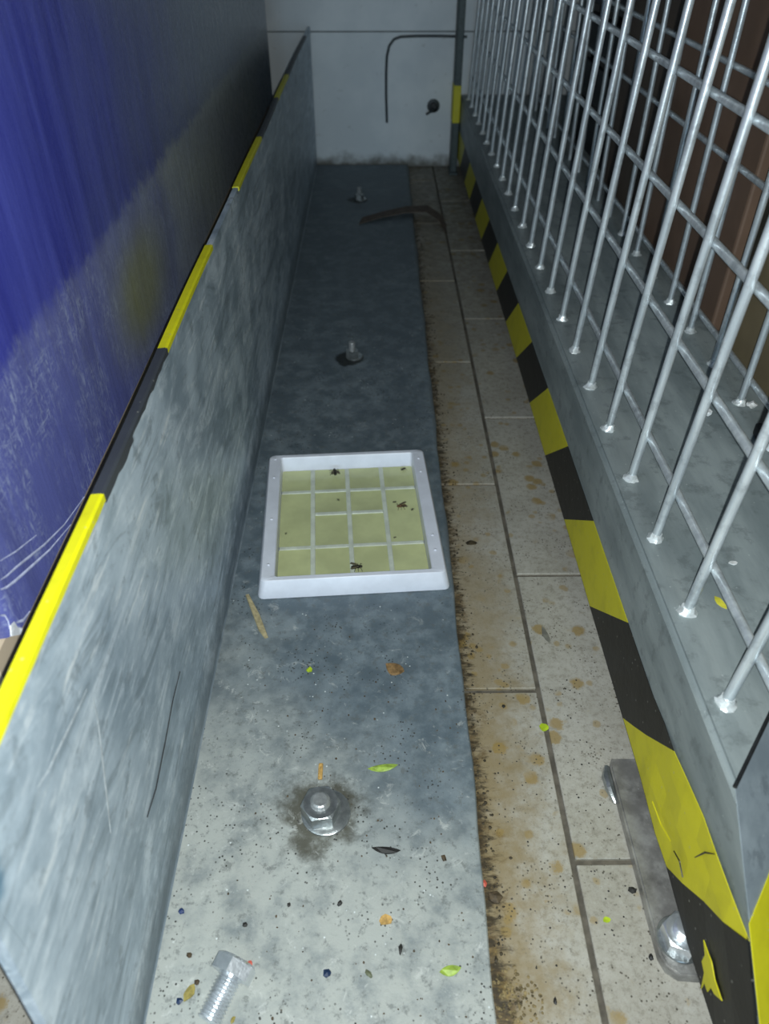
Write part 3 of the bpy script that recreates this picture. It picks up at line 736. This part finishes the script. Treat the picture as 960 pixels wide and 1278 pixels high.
p = pz(899, 752, ZT); lit(899, 752, ZT, 12, 18, 20, 'yflake', 'yellow_flake', 'yellow flake on the platform below the mesh rods', 'flake', t=.0004)
lit(915, 703, ZT, 11, 6, 0, 'foil', 'white_flake', 'white flake on the platform beside a mesh rod', 'flake', t=.0006)
for px, py, s, lb_ in ((879, 517, 16, 'crumpled white scrap on the platform behind the first mesh'), (938, 508, 13, 'crumpled white scrap on the platform beside the black block')):
    p = pz(px, py, ZT); r = s * mpp(p) / 2
    tag(obj('white_scrap', ball(bmesh.new(), (0, 0, r * .5), (r, r * .8, r * .6), 2, .3), M['foil'], None, 0, p), lb_, 'scrap')
# bent scrap of brown paper across flange edge and tile, by the wall
pp = [(448, 280), (475, 272), (505, 266), (532, 265), (548, 276), (556, 290)]
zz = [.009, .013, .016, .015, .010, .004]
bm = bmesh.new(); A, Bv = [], []
for (px, py), z in zip(pp, zz):
    q = pz(px, py, z); A.append(q); Bv.append(q + Vector((.006, .045, -.002 if q.x < PX - .03 else -.001)))
for k in range(len(A) - 1):
    prism(bm, [A[k], A[k + 1], Bv[k + 1], Bv[k]], [v + Vector((0, 0, .0012)) for v in (A[k], A[k + 1], Bv[k + 1], Bv[k])])
bmesh.ops.remove_doubles(bm, verts=bm.verts[:], dist=1e-5)
o0 = A[2].copy(); o0.z = .008
for v in bm.verts: v.co -= o0
tag(obj('paper_scrap', bm, M['paper'], None, loc=o0), 'bent brown paper scrap lying across flange edge and tile near the wall', 'scrap')

# grime nobody could count, along the flange edge and scattered over tile and flange
bm = bmesh.new()
for i in range(420):
    y = .17 + 1.5 * random.random() ** 1.2
    x = PX + .0035 + abs(random.gauss(0, .0075)) - (.003 if y < .45 else 0)
    s = random.uniform(.0005, .0015)
    ball(bm, (x, y, s * .45), (s, s * random.uniform(.6, 1.6), s * .6), 1, .2)
tag(obj('edge_grime', bm, M['grime']), 'dark brown grime crumbs packed along the flange edge', 'grime', None, 'stuff')
bm = bmesh.new()
for i in range(120):
    x = random.uniform(PX + .004, .135); y = .16 + .6 * random.random() ** 1.5; s = random.uniform(.0003, .0008)
    ball(bm, (x, y, s * .4), (s, s, s * .6), 1, .2)
for i in range(60):
    x = random.uniform(.15, .18); y = .19 + .25 * random.random(); s = random.uniform(.0004, .0009)
    ball(bm, (x, y, s * .4), (s, s, s * .6), 1, .2)
tag(obj('tile_specks', bm, M['bk']), 'fine black specks strewn over the cream tiles', 'specks', None, 'stuff')
bm = bmesh.new()
for i in range(140):
    x = random.uniform(-.12, .066); y = .165 + .33 * random.random() ** 1.4; s = random.uniform(.0003, .0010)
    ball(bm, (x, y, .008 + s * .4), (s, s * random.uniform(.6, 1.4), s * .5), 1, .2)
tag(obj('flange_specks', bm, M['brown']), 'fine dark specks strewn over the near flange', 'specks', None, 'stuff')
bm = bmesh.new(); p = pz(645, 1248, 0)
for i in range(150):
    a = random.uniform(0, 6.28); d = random.random() ** .6 * .017; s = random.uniform(.0005, .0015)
    ball(bm, (p.x + d * math.cos(a), p.y + d * math.sin(a) * 1.2, s * .4), (s, s, s * .5), 1, .25)
tag(obj('dried_dirt_crust', bm, M['crust']), 'crust of dried tan dirt on the tile beside the flange', 'dirt', None, 'stuff')

# ------------------------------------------------------------------ cable and stub on the far wall
yc = YW - .0045
pts = [pY(a, b, yc) for a, b in ((483, 153), (482, 120), (482, 90), (483, 70), (486, 57), (492, 49), (500, 46), (520, 45), (550, 45), (583, 46))]
o0 = pts[0].copy()
cb = obj('cable', tube(bmesh.new(), [q - o0 for q in pts], .0030, 8), M['cable'], None, 1, o0)
tag(cb, 'dark cable bent downward on the white back wall', 'cable')
p = pY(541, 132, YW)
st = thing('pipe_stub', 'dark pipe stub sticking out of the white back wall', 'pipe', (p.x, YW, p.z))
rot = Matrix.Rotation(R(90), 4, 'X')
obj('collar', lathe(bmesh.new(), [(.015, -.001), (.0155, .002), (.013, .004), (.009, .004)], 14, rot), M['cable'], st, 1)
obj('pipe', lathe(bmesh.new(), [(.0095, 0), (.0095, .022), (.007, .023), (.007, .010)], 14, rot), M['black'], st, 1)
obj('wire_end', tube(bmesh.new(), [(0, -.018, -.003), (-.008, -.026, -.008), (-.018, -.024, -.014)], .003, 6), M['cable'], st, 1)
